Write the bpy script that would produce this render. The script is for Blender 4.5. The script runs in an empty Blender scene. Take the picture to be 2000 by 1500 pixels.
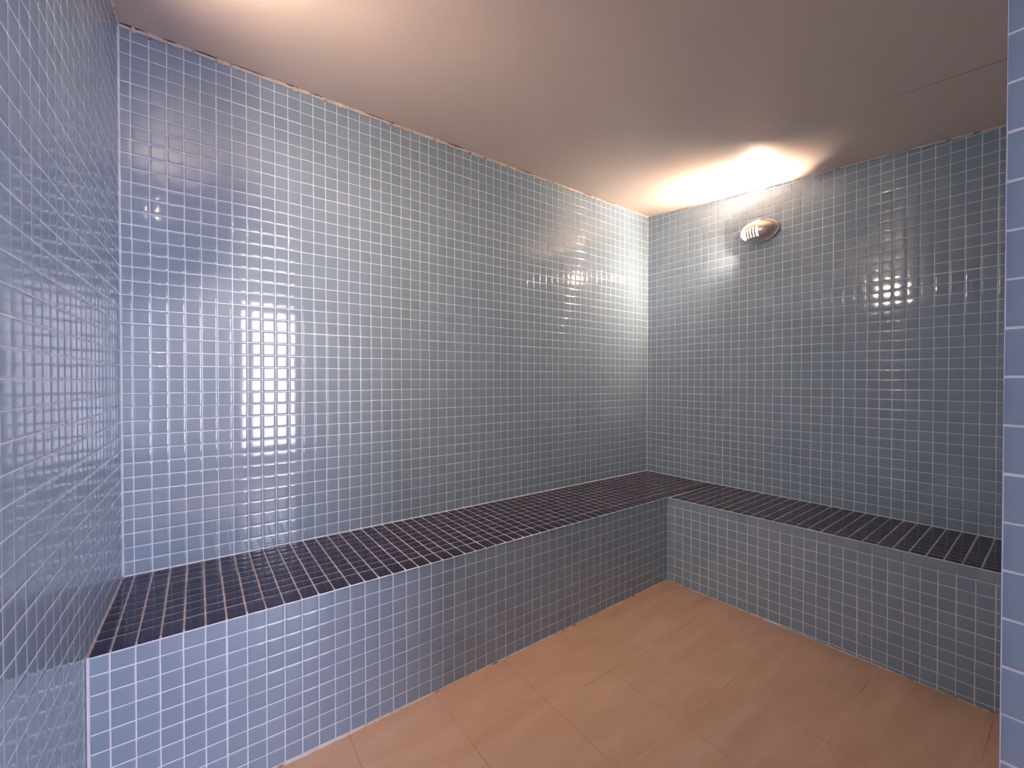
import bpy, bmesh, math, random
import numpy as np
from mathutils import Matrix, Vector

# ------------------------------------------------------------------ camera, light, exposure
T = 0.05                      # one mosaic pitch in metres; the plan below is laid out in tiles
Z0 = 10.0                     # bench seat is z = 0 in the plan, floor about -10


def W(x, y, z):
    return Vector((x * T, y * T, (z + Z0) * T))


SC = bpy.context.scene
COL = SC.collection
random.seed(4)
rng = np.random.default_rng(4)

CAMP = (-55.7454, -40.644, 13.9846)
YAW, PITCH = 0.9365, -0.0102
F_PX = 834.9
cd = bpy.data.cameras.new('camera')
cd.sensor_width = 36.0
cd.lens = F_PX / 2000.0 * 36.0
cd.clip_start = 0.02
cam = bpy.data.objects.new('camera', cd)
COL.objects.link(cam)
fw = Vector((math.cos(YAW) * math.cos(PITCH), math.sin(YAW) * math.cos(PITCH), math.sin(PITCH)))
rt = Vector((math.sin(YAW), -math.cos(YAW), 0))
up = rt.cross(fw)
cam.matrix_world = Matrix.Translation(W(*CAMP)) @ Matrix((rt, up, -fw)).transposed().to_4x4()
SC.camera = cam

SC.view_settings.view_transform = 'Standard'
SC.view_settings.look = 'None'
SC.view_settings.gamma = 1.0
SC.view_settings.use_curve_mapping = False
SC.view_settings.exposure = 0.9

DAY = (0.84, 0.79, 1.06)
DAY_STRENGTH = 8.8
LAMP_COL = (1.0, 0.75, 0.57)
LAMP_STRENGTH = 2800.0

world = bpy.data.worlds.new('daylight')
SC.world = world
world.use_nodes = True
wb = world.node_tree.nodes['Background']
wb.inputs[0].default_value = (*DAY, 1)
wb.inputs[1].default_value = DAY_STRENGTH

# ------------------------------------------------------------------ plan (in tiles)
WA = 60.11                    # length of the long wall
TB, TC = 0.0241, 0.0225       # the two side walls splay a little
HALL0, HALL1 = -42.6, -84.0   # hall behind the doorway
DY = -39.55                   # inner face of the door wall
JX = -42.33                   # right jamb of the doorway
LINTEL = 28.5


def xB(y): return -y * math.tan(TB)
def xC(y): return -WA + y * math.tan(TC)
def ceil_z(y): return 38.9 + 0.078 * y
def floor_z(x, y): return -9.93 + 0.0052 * (x + 10.7) + 0.02 * (y + 10.7)


# ------------------------------------------------------------------ materials
def newmat(name):
    m = bpy.data.materials.new(name)
    m.use_nodes = True
    nt = m.node_tree
    return m, nt, nt.nodes['Principled BSDF']


def ramp(nt, fac, stops):
    r = nt.nodes.new('ShaderNodeValToRGB')
    e = r.color_ramp.elements
    while len(e) < len(stops):
        e.new(0.5)
    for k, (p, c) in enumerate(stops):
        e[k].position = p
        e[k].color = (*c, 1)
    nt.links.new(fac, r.inputs[0])
    return r.outputs[0]


def noise(nt, scale, detail=3, vec=None, rough=0.5):
    n = nt.nodes.new('ShaderNodeTexNoise')
    n.inputs['Scale'].default_value = scale
    n.inputs['Detail'].default_value = detail
    n.inputs['Roughness'].default_value = rough
    if vec is not None:
        nt.links.new(vec, n.inputs['Vector'])
    return n.outputs['Fac']


def objcoord(nt, scale=(1, 1, 1), rot=0.0):
    tc = nt.nodes.new('ShaderNodeTexCoord')
    mp = nt.nodes.new('ShaderNodeMapping')
    mp.inputs['Scale'].default_value = scale
    mp.inputs['Rotation'].default_value = (0, 0, rot)
    nt.links.new(tc.outputs['Object'], mp.inputs['Vector'])
    return mp.outputs['Vector']


def bump(nt, b, h, strength, dist):
    n = nt.nodes.new('ShaderNodeBump')
    n.inputs['Strength'].default_value = strength
    n.inputs['Distance'].default_value = dist
    nt.links.new(h, n.inputs['Height'])
    nt.links.new(n.outputs[0], b.inputs['Normal'])


def tile_mat(name, c0, c1, rough):
    m, nt, b = newmat(name)
    at = nt.nodes.new('ShaderNodeAttribute')
    at.attribute_name = 'tint'
    nt.links.new(ramp(nt, at.outputs['Fac'], [(0.0, c0), (1.0, c1)]), b.inputs['Base Color'])
    b.inputs['Roughness'].default_value = rough
    b.inputs['IOR'].default_value = 1.66
    v = objcoord(nt)
    bump(nt, b, noise(nt, 30, 2, v), 0.05, 0.0012)
    return m


M = {}
M['tile'] = tile_mat('sky_blue_glazed_tile', (0.265, 0.365, 0.47), (0.29, 0.395, 0.50), 0.075)
M['navy'] = tile_mat('navy_glazed_tile', (0.010, 0.005, 0.034), (0.018, 0.011, 0.060), 0.09)

m, nt, b = newmat('white_grout')
v = objcoord(nt)
nt.links.new(ramp(nt, noise(nt, 14, 4, v), [(0.3, (0.74, 0.80, 0.86)), (0.6, (0.83, 0.89, 0.95))]), b.inputs['Base Color'])
b.inputs['Roughness'].default_value = 0.85
bump(nt, b, noise(nt, 700, 2, v), 0.3, 0.0006)
M['grout'] = m

m, nt, b = newmat('bench_grout')
v = objcoord(nt)
nt.links.new(ramp(nt, noise(nt, 14, 4, v), [(0.3, (0.42, 0.37, 0.35)), (0.65, (0.60, 0.53, 0.50))]), b.inputs['Base Color'])
b.inputs['Roughness'].default_value = 0.85
M['bench_grout'] = m

m, nt, b = newmat('white_caulk')
v = objcoord(nt)
nt.links.new(ramp(nt, noise(nt, 30, 4, v), [(0.33, (0.30, 0.22, 0.19)), (0.42, (0.72, 0.62, 0.56)), (0.7, (0.84, 0.76, 0.71))]), b.inputs['Base Color'])
b.inputs['Roughness'].default_value = 0.6
bump(nt, b, noise(nt, 160, 3, v), 0.6, 0.002)
M['caulk'] = m

m, nt, b = newmat('dark_gap')
b.inputs['Base Color'].default_value = (0.07, 0.045, 0.035, 1)
b.inputs['Roughness'].default_value = 0.9
M['gap'] = m

# ceiling paint with a fine board seam that runs parallel to the right wall
m, nt, b = newmat('ceiling_paint')
v = objcoord(nt)
paint = ramp(nt, noise(nt, 1.1, 4, v), [(0.3, (0.80, 0.67, 0.59)), (0.7, (0.84, 0.71, 0.63))])
sx = nt.nodes.new('ShaderNodeSeparateXYZ')
tc = nt.nodes.new('ShaderNodeTexCoord')
nt.links.new(tc.outputs['Object'], sx.inputs[0])


def mth(nt, op, a, bb=None, clamp=False):
    n = nt.nodes.new('ShaderNodeMath')
    n.operation = op
    n.use_clamp = clamp
    for k, q in enumerate((a, bb)):
        if q is None:
            continue
        if isinstance(q, (int, float)):
            n.inputs[k].default_value = q
        else:
            nt.links.new(q, n.inputs[k])
    return n.outputs[0]


wob = mth(nt, 'MULTIPLY', mth(nt, 'SUBTRACT', noise(nt, 9, 3, v), 0.5), 0.006)
dx = mth(nt, 'ABSOLUTE', mth(nt, 'ADD', mth(nt, 'ADD', sx.outputs['X'], 10.87 * T), wob))
# crack opens towards the door and closes to a hairline towards the far corner
wid = mth(nt, 'ADD', mth(nt, 'MULTIPLY', mth(nt, 'SUBTRACT', mth(nt, 'MULTIPLY', sx.outputs['Y'], -1.0), 25.5 * T), 0.004, True), 0.0)
wid = mth(nt, 'MAXIMUM', wid, 0.00018)
wid = mth(nt, 'MULTIPLY', wid, mth(nt, 'ADD', noise(nt, 16, 3, v), 0.35))
crack = mth(nt, 'LESS_THAN', dx, wid)
# only from 14 tiles out
crack = mth(nt, 'MULTIPLY', crack, mth(nt, 'GREATER_THAN', mth(nt, 'MULTIPLY', sx.outputs['Y'], -1.0), 13.5 * T))
mx = nt.nodes.new('ShaderNodeMix')
mx.data_type = 'RGBA'
nt.links.new(crack, mx.inputs['Factor'])
nt.links.new(paint, mx.inputs[6])
mx.inputs[7].default_value = (0.16, 0.085, 0.065, 1)
nt.links.new(mx.outputs[2], b.inputs['Base Color'])
b.inputs['Roughness'].default_value = 0.42
h = mth(nt, 'ADD', noise(nt, 3.5, 3, v), mth(nt, 'MULTIPLY', noise(nt, 90, 2, v), 0.05))
bump(nt, b, h, 0.35, 0.012)
M['ceiling'] = m

# floor: large square beige tiles, two joint families
m, nt, b = newmat('beige_floor_tile')
v = objcoord(nt)
vs = objcoord(nt, (1.2, 5.0, 1), 0.55)
cl = ramp(nt, noise(nt, 2.6, 4, vs), [(0.30, (0.68, 0.42, 0.275)), (0.55, (0.75, 0.48, 0.325)), (0.75, (0.80, 0.54, 0.38))])
sx = nt.nodes.new('ShaderNodeSeparateXYZ')
tc = nt.nodes.new('ShaderNodeTexCoord')
nt.links.new(tc.outputs['Object'], sx.inputs[0])


def joint(axis, off, pitch, half):
    s = mth(nt, 'ADD', sx.outputs[axis], mth(nt, 'MULTIPLY', mth(nt, 'SUBTRACT', noise(nt, 6, 2, v), 0.5), 0.0015))
    f = mth(nt, 'FRACT', mth(nt, 'DIVIDE', mth(nt, 'SUBTRACT', s, off * T), pitch * T))
    d = mth(nt, 'MULTIPLY', mth(nt, 'SUBTRACT', 0.5, mth(nt, 'ABSOLUTE', mth(nt, 'SUBTRACT', f, 0.5))), pitch * T)
    return mth(nt, 'LESS_THAN', d, half), d


jx, dxx = joint('X', -15.42, 6.44, 0.0009)
jy, dyy = joint('Y', -17.12, 6.5, 0.0011)


def mixc(nt, fac, a, c):
    x = nt.nodes.new('ShaderNodeMix')
    x.data_type = 'RGBA'
    nt.links.new(fac, x.inputs['Factor'])
    nt.links.new(a, x.inputs[6])
    if isinstance(c, tuple):
        x.inputs[7].default_value = (*c, 1)
    else:
        nt.links.new(c, x.inputs[7])
    return x.outputs[2]


fade = noise(nt, 4.2, 2, v)
gx = ramp(nt, fade, [(0.42, (0.64, 0.41, 0.27)), (0.60, (0.40, 0.24, 0.14))])
gy = ramp(nt, fade, [(0.35, (0.44, 0.27, 0.17)), (0.48, (0.72, 0.46, 0.31)), (0.60, (0.85, 0.64, 0.47))])
cl = mixc(nt, jx, cl, gx)
cl = mixc(nt, jy, cl, gy)
nt.links.new(cl, b.inputs['Base Color'])
nt.links.new(ramp(nt, noise(nt, 5, 3, vs), [(0.3, (0.38,) * 3), (0.7, (0.52,) * 3)]), b.inputs['Roughness'])
hh = mth(nt, 'MINIMUM', mth(nt, 'MINIMUM', dxx, dyy), 0.002)
bump(nt, b, hh, 0.6, 0.5)
M['floor'] = m

m, nt, b = newmat('hall_plaster')
nt.links.new(ramp(nt, noise(nt, 2, 3, objcoord(nt)), [(0.3, (0.64, 0.64, 0.64)), (0.7, (0.68, 0.68, 0.68))]), b.inputs['Base Color'])
b.inputs['Roughness'].default_value = 0.8
M['plaster'] = m

m, nt, b = newmat('lamp_metal')
nt.links.new(ramp(nt, noise(nt, 30, 3, objcoord(nt)), [(0.3, (0.52, 0.47, 0.44)), (0.7, (0.64, 0.58, 0.54))]), b.inputs['Base Color'])
b.inputs['Metallic'].default_value = 0.75
b.inputs['Roughness'].default_value = 0.3
M['metal'] = m
m, nt, b = newmat('screw_black')
b.inputs['Base Color'].default_value = (0.01, 0.01, 0.01, 1)
b.inputs['Roughness'].default_value = 0.4
M['screw'] = m
m, nt, b = newmat('lit_lamp_glass')
b.inputs['Base Color'].default_value = (0.9, 0.85, 0.8, 1)
b.inputs['Roughness'].default_value = 0.25
b.inputs['Emission Color'].default_value = (*LAMP_COL, 1)
b.inputs['Emission Strength'].default_value = LAMP_STRENGTH
M['glow'] = m
m2 = m.copy()
m2.name = 'lit_lamp_glass_bright'
m2.node_tree.nodes['Principled BSDF'].inputs['Emission Strength'].default_value = LAMP_STRENGTH * 2.3
M['glow_strong'] = m2
m3 = m.copy()
m3.name = 'lit_frosted_glass'
m3.node_tree.nodes['Principled BSDF'].inputs['Emission Strength'].default_value = 3.0
M['glass'] = m3
m4 = m3.copy()
m4.name = 'lit_frosted_glass_bright'
m4.node_tree.nodes['Principled BSDF'].inputs['Emission Strength'].default_value = 230.0
M['glass_bright'] = m4


# ------------------------------------------------------------------ mesh helpers
def make_obj(name, verts, faces, mats, mi=None, smooth=None, tint=None, parent=None):
    me = bpy.data.meshes.new(name)
    me.from_pydata([tuple(p) for p in verts], [], faces)
    for mm in mats:
        me.materials.append(mm)
    if mi is not None:
        me.polygons.foreach_set('material_index', np.asarray(mi, dtype=np.int32))
    if smooth is not None:
        me.polygons.foreach_set('use_smooth', np.asarray(smooth, dtype=bool))
    if tint is not None:
        a = me.attributes.new('tint', 'FLOAT', 'POINT')
        a.data.foreach_set('value', np.asarray(tint, dtype=np.float32))
    me.update()
    o = bpy.data.objects.new(name, me)
    COL.objects.link(o)
    if parent is not None:
        o.parent = parent
    return o


class Builder:
    """collects slabs and tile fields into ONE mesh"""

    def __init__(self):
        self.v, self.f, self.mi, self.sm, self.t = [], [], [], [], []

    def prism(self, top, thick, mat=0):
        """top: polygon of world points; extruded by vector thick"""
        n = len(top)
        b0 = len(self.v)
        for p in top:
            self.v.append(tuple(p))
        for p in top:
            self.v.append(tuple(Vector(p) + Vector(thick)))
        self.t += [0.5] * (2 * n)
        fs = [list(range(n)), list(range(2 * n - 1, n - 1, -1))]
        for k in range(n):
            fs.append([k, (k + 1) % n, n + (k + 1) % n, n + k][::-1])
        for q in fs:
            self.f.append([b0 + i for i in q])
            self.mi.append(mat)
            self.sm.append(False)

    def tiles(self, O, U, V, N, us, vs, vlo=None, vhi=None, ulo=None, uhi=None, skip=None, mat=1, fine=True,
              joint=0.066, jv=None, dome=0.0022, edge=0.015, tilt=0.0022, sheet=0.012):
        """us, vs: joint positions in tiles; vlo/vhi(u), ulo/uhi(v): trims."""
        O, U, V, N = (np.array(q, float) for q in (O, U, V, N))
        ts = np.array([0, .035, .13, .5, .87, .965, 1.0]) if fine else np.array([0, .06, .5, .94, 1.0])
        q = 1 - np.abs(2 * ts - 1) ** 26
        q[0] = q[-1] = 0
        pp = 1 - (2 * ts - 1) ** 2
        H = edge * np.outer(q, q) + dome * np.outer(pp, pp)
        n = len(ts)
        shT = {}
        jnv = joint if jv is None else jv
        for i in range(len(us) - 1):
            for j in range(len(vs) - 1):
                u0, u1, v0, v1 = us[i], us[i + 1], vs[j], vs[j + 1]
                uc, vc = (u0 + u1) / 2, (v0 + v1) / 2
                if skip and skip(uc, vc):
                    continue
                key = (i // 6, j // 6)
                if key not in shT:
                    shT[key] = rng.normal(0, 1, 5)
                s = shT[key]
                ju, jv_ = s[0] * sheet + rng.normal(0, .004), s[1] * sheet + rng.normal(0, .004)
                ju, jv_ = float(np.clip(ju, -.02, .02)), float(np.clip(jv_, -.02, .02))
                a0, a1 = u0 + joint / 2 + ju, u1 - joint / 2 + ju
                b0, b1 = v0 + jnv / 2 + jv_, v1 - jnv / 2 + jv_
                gu = a0 + (a1 - a0) * ts
                gv = b0 + (b1 - b0) * ts
                GU, GV = np.meshgrid(gu, gv, indexing='ij')
                if vhi is not None:
                    GV = np.minimum(GV, vhi(GU) - joint)
                if vlo is not None:
                    GV = np.maximum(GV, vlo(GU) + joint * .6)
                if ulo is not None:
                    GU = np.maximum(GU, ulo(GV) + joint * .5)
                if uhi is not None:
                    GU = np.minimum(GU, uhi(GV) - joint * .5)
                if GU.max() - GU.min() < .1 or GV.max() - GV.min() < .1:
                    continue
                rot = rng.normal(0, .0035)
                tu, tv = rng.normal(0, tilt) + s[2] * tilt * .5, rng.normal(0, tilt) + s[3] * tilt * .5
                dU, dV = GU - uc, GV - vc
                hh = H + (dU * tu + dV * tv) * (H > edge * .3) + rng.uniform(0, .004)
                GU2, GV2 = GU - dV * rot, GV + dU * rot
                P = O + (GU2[..., None] * U + GV2[..., None] * V) * 1.0 + hh[..., None] * N
                base = len(self.v)
                for p in P.reshape(-1, 3):
                    self.v.append((p[0] * T, p[1] * T, (p[2] + Z0) * T))
                tt = float(np.clip(.5 + rng.normal(0, .28), 0, 1))
                self.t += [tt] * (n * n)
                for a in range(n - 1):
                    for c in range(n - 1):
                        k = base + a * n + c
                        self.f.append([k, k + n, k + n + 1, k + 1] if FLIP(U, V, N) else [k, k + 1, k + n + 1, k + n])
                        self.mi.append(mat)
                        self.sm.append(True)

    def build(self, name, mats, parent=None):
        o = make_obj(name, self.v, self.f, mats, self.mi, self.sm, self.t, parent)
        return o


def FLIP(U, V, N):
    return float(np.dot(np.cross(U, V), N)) > 0


def struct(o):
    o['kind'] = 'structure'
    return o


def rows(lo, hi):
    return list(range(lo, hi + 1))


TH = 2.4      # wall thickness in tiles

# ------------------------------------------------------------------ floor and ceiling
def slab(name, pts, zf, thick, mat):
    b_ = Builder()
    b_.prism([W(x, y, zf(x, y)) for x, y in pts], (0, 0, thick * T))
    return struct(b_.build(name, [mat]))


room = [(xC(0) - 0.2, 0.2), (0.2, 0.2), (xB(HALL0) + .2, HALL0), (xC(HALL0) - .2, HALL0)]
slab('floor', room, floor_z, -1.5, M['floor'])
slab('ceiling', room, lambda x, y: ceil_z(y), 2.0, M['ceiling'])

# ------------------------------------------------------------------ long wall
UX, UY, UZ = (1, 0, 0), (0, 1, 0), (0, 0, 1)
colsA = [-WA] + [-(1.456 + k) for k in range(58, -2, -1)] + [0.0]
w = Builder()
x0, x1 = xC(0), 0.0
w.prism([W(x0 - TH, 0, -11.5), W(x0 - TH, 0, 41), W(TH, 0, 41), W(TH, 0, -11.5)], (0, TH * T, 0))
w.tiles((0, 0, 0), UX, UZ, (0, -1, 0), colsA, rows(0, 39), vhi=lambda u: ceil_z(0) + 0 * u)
struct(w.build('wall_back', [M['grout'], M['tile']]))

# right wall
dB = Vector((math.sin(TB), -math.cos(TB), 0))
nB = Vector((-math.cos(TB), -math.sin(TB), 0))
LB = -DY / math.cos(TB)
colsB = [0.0] + [0.634 + k for k in range(0, 39)] + [LB]
w = Builder()
e = dB * LB
w.prism([W(0, 0, -11.5), W(0, 0, 41), W(e.x, e.y, 41), W(e.x, e.y, -11.5)], tuple(-nB * TH * T))
w.tiles((0, 0, 0), dB, UZ, nB, colsB, rows(0, 39), vhi=lambda u: 38.9 - .078 * math.cos(TB) * u)
struct(w.build('wall_right', [M['grout'], M['tile']]))

# left wall, continues through the doorway
dC = Vector((-math.sin(TC), -math.cos(TC), 0))
nC = Vector((math.cos(TC), -math.sin(TC), 0))
LC = -HALL0 / math.cos(TC)
colsC = [0.0] + [1.0145 - 1 + 1.0 + k for k in range(-1, 42)] + [LC]
colsC = [c for c in colsC if c >= 0]
if colsC[1] - colsC[0] < .1:
    colsC.pop(1)
w = Builder()
o0 = Vector((-WA, 0, 0))
e = o0 + dC * LC
w.prism([W(o0.x, 0, -11.5), W(o0.x, 0, 41), W(e.x, e.y, 41), W(e.x, e.y, -11.5)], tuple(-nC * TH * T))
w.tiles(o0, dC, UZ, nC, colsC, rows(-11, 39), vhi=lambda u: 38.9 - .078 * u,
        vlo=lambda u: floor_z(-WA, -u), skip=lambda u, v_: v_ < -0.1 and u < 10.5)
struct(w.build('wall_left', [M['grout'], M['tile']]))

# door wall with the jamb the camera looks past
w = Builder()
xr = xB(DY)
xl = xC(DY)
TD = DY - HALL0
w.prism([W(JX, DY, -11.5), W(xr + TH, DY, -11.5), W(xr + TH, DY, 41), W(JX, DY, 41)], (0, -TD * T, 0))
w.prism([W(xl - .3, DY, LINTEL), W(JX, DY, LINTEL), W(JX, DY, 41), W(xl - .3, DY, 41)], (0, -TD * T, 0))
colsD = [JX] + [JX + 1 + k for k in range(0, 43)]
colsD = [c for c in colsD if c < xr - .2] + [xr]
w.tiles((0, DY, 0), UX, UZ, UY, colsD, rows(-11, 36), vhi=lambda u: ceil_z(DY) + 0 * u,
        vlo=lambda u: floor_z(u, DY), fine=False, skip=lambda u, v_: v_ < 0 and u > -9)
w.tiles((0, DY, 0), UX, UZ, UY, [xl, -60, -59, -58, -57, -56, -55, -54, -53, -52, -51, -50, -49, -48, -47, -46, -45, -44, -43.2, JX],
        [LINTEL, 30, 31, 32, 33, 34, 35, 36], vhi=lambda u: ceil_z(DY) + 0 * u, fine=False)
w.tiles((JX, DY, 0), (0, -1, 0), UZ, (-1, 0, 0), [0.0, 1.03, 2.03, TD], [z_ + .04 for z_ in rows(-11, 28)] + [LINTEL],
        vlo=lambda u: floor_z(JX, DY) + 0 * u, joint=.03, jv=.052, sheet=.006)
struct(w.build('wall_front', [M['grout'], M['tile']]))

# ------------------------------------------------------------------ hall beyond the doorway, where the daylight comes from
hx0, hx1 = -92.0, -18.0
b_ = Builder()
b_.prism([W(hx0, HALL0, -10.75), W(hx1, HALL0, -10.75), W(hx1, HALL1, -10.75), W(hx0, HALL1, -10.75)], (0, 0, -1.5 * T))
struct(b_.build('floor_hall', [M['floor']]))
b_ = Builder()
b_.prism([W(hx0, HALL0, 42), W(hx1, HALL0, 42), W(hx1, HALL1, 42), W(hx0, HALL1, 42)], (0, 0, 2 * T))
struct(b_.build('ceiling_hall', [M['plaster']]))
b_ = Builder()
b_.prism([W(hx0, HALL0, -11.5), W(hx0, HALL0, 42), W(hx0, HALL1, 42), W(hx0, HALL1, -11.5)], (-2 * T, 0, 0))
struct(b_.build('wall_hall_left', [M['plaster']]))
b_ = Builder()
b_.prism([W(hx1, HALL0, -11.5), W(hx1, HALL0, 42), W(hx1, HALL1, 42), W(hx1, HALL1, -11.5)], (2 * T, 0, 0))
struct(b_.build('wall_hall_right', [M['plaster']]))
b_ = Builder()
wx0, wx1, wz0, wz1 = -46.0, -26.0, -3.0, 32.0
for (a0, a1, c0, c1) in ((hx0, wx0, -11.5, 42), (wx1, hx1, -11.5, 42), (wx0, wx1, wz1, 42), (wx0, wx1, -11.5, wz0)):
    b_.prism([W(a0, HALL1, c0), W(a1, HALL1, c0), W(a1, HALL1, c1), W(a0, HALL1, c1)], (0, -2.5 * T, 0))
struct(b_.build('wall_hall_back', [M['plaster']]))
b_ = Builder()
for (a0, a1, c0, c1) in ((hx0, xC(HALL0) - TH - .1, -11.5, 42), (xr + TH, hx1 + 40, -11.5, -11.4)):
    if a1 - a0 > 0 and a0 < -60:
        b_.prism([W(a0, HALL0, c0), W(a1, HALL0, c0), W(a1, HALL0, c1), W(a0, HALL0, c1)], (0, 2 * T, 0))
struct(b_.build('wall_hall_front', [M['plaster']]))

pl = bpy.data.lights.new('window_portal', 'AREA')
pl.shape = 'RECTANGLE'
pl.size = (wx1 - wx0) * T
pl.size_y = (wz1 - wz0) * T
pl.cycles.is_portal = True
po = bpy.data.objects.new('window_portal', pl)
COL.objects.link(po)
po.matrix_world = Matrix.Translation(W((wx0 + wx1) / 2, HALL1 - 1.2, (wz0 + wz1) / 2)) @ Matrix(((-1, 0, 0), (0, 0, -1), (0, -1, 0))).to_4x4()
# local -Z must look into the hall (+Y)

# ------------------------------------------------------------------ bench
bench = bpy.data.objects.new('bench', None)
COL.objects.link(bench)
bench['label'] = 'L-shaped tiled bench along two walls, navy mosaic seat over pale blue mosaic front'
bench['category'] = 'bench'


def yF(x): return -10.68 + 0.0035 * (x + 10.7)          # front of the long arm


IN = (-10.70, -10.68)
BF = (-8.76, DY)


def xF(y): return IN[0] + (BF[0] - IN[0]) * (y - IN[1]) / (BF[1] - IN[1])


g = 0.10
w = Builder()
low = -11.2
body_top = -0.03
xlw = xC(yF(-60)) + g
# body (long arm) and seat field
w.prism([W(xC(0) + g, -g, body_top), W(xlw, yF(-60) + .3, body_top), W(IN[0] + .3, IN[1] + .3, body_top), W(-g, IN[1] + .3, body_top), W(-g, -g, body_top)][::-1], (0, 0, -.9 * T))
w.prism([W(IN[0], IN[1], body_top), W(BF[0], BF[1] + .12, body_top), W(xB(BF[1]) - g, BF[1] + g, body_top), W(xB(IN[1]) - g, IN[1], body_top)][::-1], (0, 0, -.9 * T))
vsA = [0.0 - .02] + [-(1.02 * k) for k in range(1, 10)] + [-10.9]
w.tiles((0, 0, -.05), UX, UY, UZ, [xC(0) - .25] + colsA[1:], sorted(vsA),
        vlo=lambda u: -10.70 + .0035 * (u + 10.7) - .02, ulo=lambda v_: -WA + v_ * math.tan(TC), uhi=lambda v_: -v_ * 0 - .10, joint=.052, jv=.034, edge=.034, tilt=.004)
# right arm seat in the right wall's own grid; depth measured from that wall
usB = [c for c in colsB if c > 11.0]
usB = [10.70] + usB[:-1] + [LB - .30]
vsB = [0.08] + [1.02 * k for k in range(1, 10)] + [10.95]
def depthB(u): return -(xF(-u * math.cos(TB)) - xB(-u * math.cos(TB))) * 1.0
w.tiles((0, 0, -.05), dB, nB, UZ, usB, vsB, vhi=lambda u: depthB(u) + .03, joint=.052, jv=.034, edge=.034, tilt=.004)
w.build('seat', [M['bench_grout'], M['navy']], bench)

# front faces
frows = [float(z_) for z_ in range(-11, 0)] + [-0.02]
w = Builder()
w.prism([W(xlw, yF(-60), body_top - .9), W(IN[0] + .5, IN[1], body_top - .9), W(IN[0] + .5, IN[1], low), W(xlw, yF(-60), low)], (0, 1.6 * T, 0))
w.prism([W(xlw, yF(-60), body_top), W(IN[0], IN[1], body_top), W(IN[0], IN[1], body_top - .9), W(xlw, yF(-60), body_top - .9)], (0, 0.3 * T, 0))
d = Vector((IN[0] + 60, IN[1] - yF(-60), 0)).normalized()
nn = Vector((d.y, -d.x, 0))
of = Vector((IN[0], IN[1], 0))
w.tiles(of, d, UZ, nn, [xlw - IN[0]] + [c - IN[0] for c in colsA[1:-1] if c < IN[0] - .15] + [0.0], frows,
        vlo=lambda u: floor_z(IN[0] + u, IN[1]), sheet=.01)
w.build('front_face', [M['grout'], M['tile']], bench)
w = Builder()
d2 = Vector((BF[0] - IN[0], BF[1] - IN[1], 0))
L2 = d2.length
d2.normalize()
n2 = Vector((d2.y, -d2.x, 0))
w.prism([W(IN[0], IN[1], body_top - .9), W(BF[0], BF[1] + .12, body_top - .9), W(BF[0], BF[1] + .12, low), W(IN[0], IN[1], low)], tuple(-n2 * 1.6 * T))
w.prism([W(IN[0], IN[1], body_top), W(BF[0], BF[1] + .12, body_top), W(BF[0], BF[1] + .12, body_top - .9), W(IN[0], IN[1], body_top - .9)], tuple(-n2 * .3 * T))
w.tiles(of, d2, UZ, n2, [0.0] + [c - 10.68 for c in colsB if c > 10.9], frows,
        vlo=lambda u: floor_z(IN[0] + u * d2.x, IN[1] + u * d2.y), sheet=.01)
w.build('front_face', [M['grout'], M['tile']], bench)


# ------------------------------------------------------------------ caulk beads
def bead(name, p0, p1, off, r, seed, mat, n=220, lump=.5, gaps=0.0):
    """an uneven bead lying along the edge p0-p1; off: unit-ish directions (a, b) of the two surfaces it fills"""
    rs = random.Random(seed)
    p0, p1 = Vector(p0), Vector(p1)
    a, c = Vector(off[0]), Vector(off[1])
    vs, fs = [], []
    rad = [r * (1 + lump * (rs.random() - .4)) for _ in range(n + 1)]
    for _ in range(2):
        rad = [(rad[max(0, k - 1)] + 2 * rad[k] + rad[min(n, k + 1)]) / 4 for k in range(n + 1)]
    for k in range(n + 1):
        if rs.random() < gaps:
            rad[k] *= rs.uniform(1.3, 2.0)
    K = 5
    for k in range(n + 1):
        p = p0.lerp(p1, k / n)
        q = rad[k]
        vs.append(W(*p))
        for m_ in range(K):
            t_ = m_ / (K - 1) * math.pi / 2
            rr = q * (1 - .25 * math.sin(2 * t_))
            vs.append(W(*(p + a * math.cos(t_) * rr + c * math.sin(t_) * rr)))
    R = K + 1
    for k in range(n):
        for m_ in range(R):
            i0, i1 = k * R + m_, k * R + (m_ + 1) % R
            fs.append([i0, i0 + R, i1 + R, i1])
    fs.append(list(range(R)))
    fs.append([n * R + i for i in range(R)][::-1])
    return make_obj(name, vs, fs, [mat], smooth=[True] * len(fs))


def bead_struct(*a, **k):
    return struct(bead(*a, **k))


zc0 = ceil_z(0)
bead_struct('trim_1', (xC(0), 0, zc0), (0, 0, zc0), ((0, -1, 0), (0, 0, -1)), .20, 1, M['caulk'], n=420, gaps=.06)
e = dB * LB
bead_struct('trim_2', (0, 0, zc0), (e.x, e.y, ceil_z(DY)), (tuple(nB), (0, 0, -1)), .12, 2, M['caulk'], n=300, gaps=.03)
e = o0 + dC * (-DY)
bead_struct('trim_3', (o0.x, 0, zc0), (e.x, e.y, ceil_z(DY)), (tuple(nC), (0, 0, -1)), .12, 3, M['caulk'], n=300, gaps=.04)
bead_struct('trim_4', (0, 0, 0.0), (0, 0, zc0), ((-1, 0, 0), (0, -1, 0)), .10, 4, M['grout'], n=160, lump=.3)
bead_struct('trim_5', (xC(0), 0, 0.0), (xC(0), 0, zc0), ((1, 0, 0), (0, -1, 0)), .11, 5, M['grout'], n=160, lump=.3)
bead_struct('trim_6', (xC(0), 0, -.02), (0, 0, -.02), ((0, -1, 0), (0, 0, 1)), .09, 6, M['grout'], n=300, lump=.3)
e = dB * LB
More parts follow.
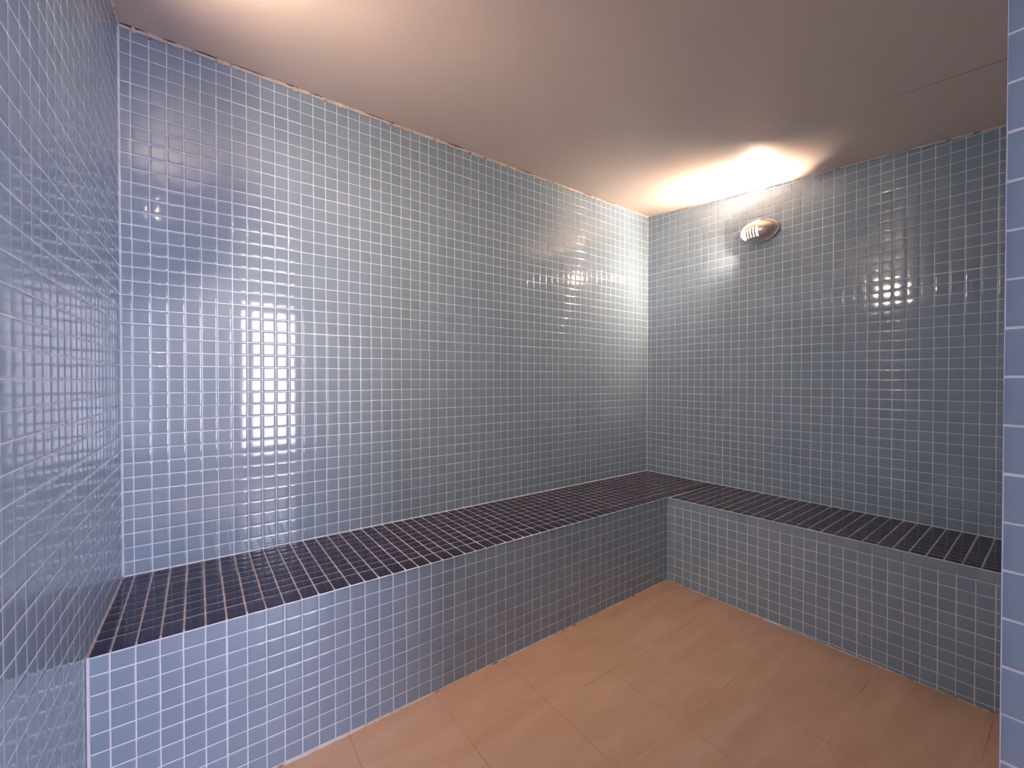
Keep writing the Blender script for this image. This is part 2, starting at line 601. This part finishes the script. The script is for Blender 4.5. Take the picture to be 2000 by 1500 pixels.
bead_struct('trim_7', (0, 0, -.02), (e.x, e.y, -.02), (tuple(nB), (0, 0, 1)), .07, 7, M['grout'], n=300, lump=.3)
bead_struct('trim_8', (xlw, yF(-60), floor_z(-60, -10.7)), (IN[0], IN[1], floor_z(*IN)), (tuple(nn), (0, 0, 1)), .10, 8, M['caulk'], n=300, lump=.5, gaps=.05)
bead_struct('trim_9', (IN[0], IN[1], floor_z(*IN)), (BF[0], BF[1], floor_z(*BF)), (tuple(n2), (0, 0, 1)), .08, 9, M['caulk'], n=200, lump=.5, gaps=.03)

bead_struct('trim_11', (xlw - .06, yF(-60), floor_z(-60, -10.7)), (xlw - .06, yF(-60), 0.02), (tuple(nn), (1, 0, 0)), .13, 12, M['grout'], n=60, lump=.25)
bead_struct('trim_12', (xC(0), 0, -.04), (xlw - .1, yF(-60), -.04), (tuple(nC), (0, 0, 1)), .12, 13, M['bench_grout'], n=80, lump=.3)
# the thin grout line along the seat's front edge
for k, (p0_, p1_, no) in enumerate((((xlw, yF(-60)), IN, nn), (IN, (BF[0], BF[1] + .12), n2))):
    q0, q1 = Vector((*p0_, -.075)), Vector((*p1_, -.075))
    bead('edge_grout', q0, q1, (tuple(no), (0, 0, 1)), .055, 20 + k, M['grout'], n=200, lump=.35).parent = bench

# ragged dark crack where the ceiling board has come away from the long wall's caulk
rs = random.Random(11)
vs, fs = [], []
x = xC(0)
while x < -1:
    L_ = rs.uniform(.5, 2.6)
    if rs.random() < (.75 if x < -40 else .45):
        n = max(3, int(L_ * 5))
        b0 = len(vs)
        hw = rs.uniform(.02, .07)
        for k in range(n + 1):
            t_ = k / n
            ww = hw * math.sin(math.pi * t_) * rs.uniform(.5, 1.3) + .004
            yc = -.22 - rs.uniform(0, .03)
            vs.append(W(x + L_ * t_, yc + ww, zc0 - .03))
            vs.append(W(x + L_ * t_, yc - ww, zc0 - .035))
        for k in range(n):
            fs.append([b0 + 2 * k, b0 + 2 * k + 1, b0 + 2 * k + 3, b0 + 2 * k + 2])
    x += L_ + rs.uniform(.2, 1.5)
o = make_obj('trim_10', vs, fs, [M['gap']])
sm_ = o.modifiers.new('thick', 'SOLIDIFY')
sm_.thickness = .03 * T
struct(o)


# ------------------------------------------------------------------ oval bulkhead lamps
def lamp(label, origin, u, n, glow, front=1.45, end=9.0, panel=M['glass'], pmax=1.42, bar=.19):
    """u: direction of the open, louvred end along the wall; n: out of the wall"""
    root = bpy.data.objects.new('bulkhead_lamp', None)
    COL.objects.link(root)
    u, n = Vector(u).normalized(), Vector(n).normalized()
    v_ = Vector((0, 0, 1))
    root.matrix_world = Matrix.Translation(W(*origin)) @ Matrix((u, v_, n)).transposed().to_4x4()
    root['label'] = label
    root['category'] = 'lamp'
    root['group'] = 'oval bulkhead lamps on the side walls'

    def part(name, vs, fs, mat, solid=0, bev=False, parent=root):
        o = make_obj(name, [Vector(p) * T for p in vs], fs, [mat], smooth=[True] * len(fs), parent=parent)
        if solid:
            s = o.modifiers.new('s', 'SOLIDIFY')
            s.thickness = solid * T
            s.offset = 0
        return o

    def rings(spec, seg=64, cap=True):
        vs, fs = [], []
        for (a, b2, z) in spec:
            for k in range(seg):
                t_ = 2 * math.pi * k / seg
                vs.append((a * math.cos(t_), b2 * math.sin(t_), z))
        for r in range(len(spec) - 1):
            for k in range(seg):
                fs.append([r * seg + k, r * seg + (k + 1) % seg, (r + 1) * seg + (k + 1) % seg, (r + 1) * seg + k])
        if cap:
            fs.append([(len(spec) - 1) * seg + k for k in range(seg)])
            fs.append([k for k in range(seg)][::-1])
        return vs, fs

    A_, B_ = 2.25, 1.42
    vs, fs = rings([(A_, B_, .06), (A_, B_, .32), (A_ - .03, B_ - .03, .40), (A_ - .12, B_ - .10, .44), (A_ - .3, B_ - .25, .44)])
    part('base', vs, fs, M['metal'])
    # glass dome
    spec = []
    for k in range(13):
        t_ = math.pi / 2 * k / 12.5
        spec.append((1.78 * math.cos(t_), 1.06 * math.cos(t_), .44 + .98 * math.sin(t_)))
    vs, fs = rings(spec)
    vs = [(p[0] * .42 + .55, p[1] * .33 + .10, (p[2] - .44) * .62 + .62) for p in vs]
    o = part('bulb', vs, fs, glow)

    # hood: ellipsoidal shell with openings
    def hood_pts(t_, p_):
        return (2.06 * math.cos(p_) * math.cos(t_), 1.27 * math.sin(p_) * math.cos(t_), .42 + 1.30 * math.sin(t_))

    def shell(test, nt_=40, np_=160):
        vs, fs, idx = [], [], {}

        def vid(i, j):
            j %= np_
            if (i, j) not in idx:
                idx[(i, j)] = len(vs)
                vs.append(hood_pts(math.pi / 2 * min(i / nt_, .999), 2 * math.pi * j / np_))
            return idx[(i, j)]
        for i in range(nt_):
            for j in range(np_):
                c = hood_pts(math.pi / 2 * (i + .5) / nt_, 2 * math.pi * (j + .5) / np_)
                if test(c):
                    fs.append([vid(i, j), vid(i, j + 1), vid(i + 1, j + 1), vid(i + 1, j)])
        return vs, fs
    vs, fs = shell(lambda c: -.35 < c[0] < pmax and -.95 < c[1] < .40)
    vs = [(p[0] * .95, p[1] * .95, p[2] * .95) for p in vs]
    part('diffuser', vs, fs, panel)
    vs, fs = shell(lambda c: c[0] < -.35)
    part('hood', vs, fs, M['metal'], .05)
    vs, fs = shell(lambda c: c[0] >= -.35 and (c[1] < -.86 or c[2] < (.84 if c[1] > .3 else .70) or (c[2] > front and (c[1] > .42 or c[0] > 1.3)) or c[0] > end))
    part('rim', vs, fs, M['metal'], .05)
    vs, fs = shell(lambda c: c[0] >= -.35 and c[0] < 1.75 and .30 < c[1] < .42 and c[2] >= .62)
    part('crossbar', vs, fs, M['metal'], .05)
    for k in range(4):
        xx = -.12 + .34 * k
        vs, fs = shell(lambda c: xx < c[0] < xx + bar and -.86 <= c[1] <= .30 and c[2] >= .62, 60, 320)
        part('louvre', vs, fs, M['metal'], .05)
    for sx_ in (-1,):
        vs, fs = rings([(.10, .10, .0), (.10, .10, .05), (.06, .06, .07)], 16)
        vs = [(p[0] - 2.06 * 1.0 + .02, p[1], p[2] + .42) for p in vs]
        o = part('screw', vs, fs, M['screw'])
        o['label'] = 'small black screw'
    return root


def onB(s, z, off=0.0):
    p = dB * s + nB * off
    return (p.x, p.y, z)


lamp('lit oval bulkhead lamp high on the right-hand mosaic wall near the ceiling', onB(16.15, 32.25, .02), -dB, nB, M['glow'])
p = o0 + dC * 19.0
lamp('lit oval bulkhead lamp on the left wall above view, seen mirrored in the glazed tiles', (p.x, p.y, 32.3), -dC, nC, M['glow_strong'], front=1.3, end=1.3, panel=M['glass_bright'], pmax=.80, bar=.17)
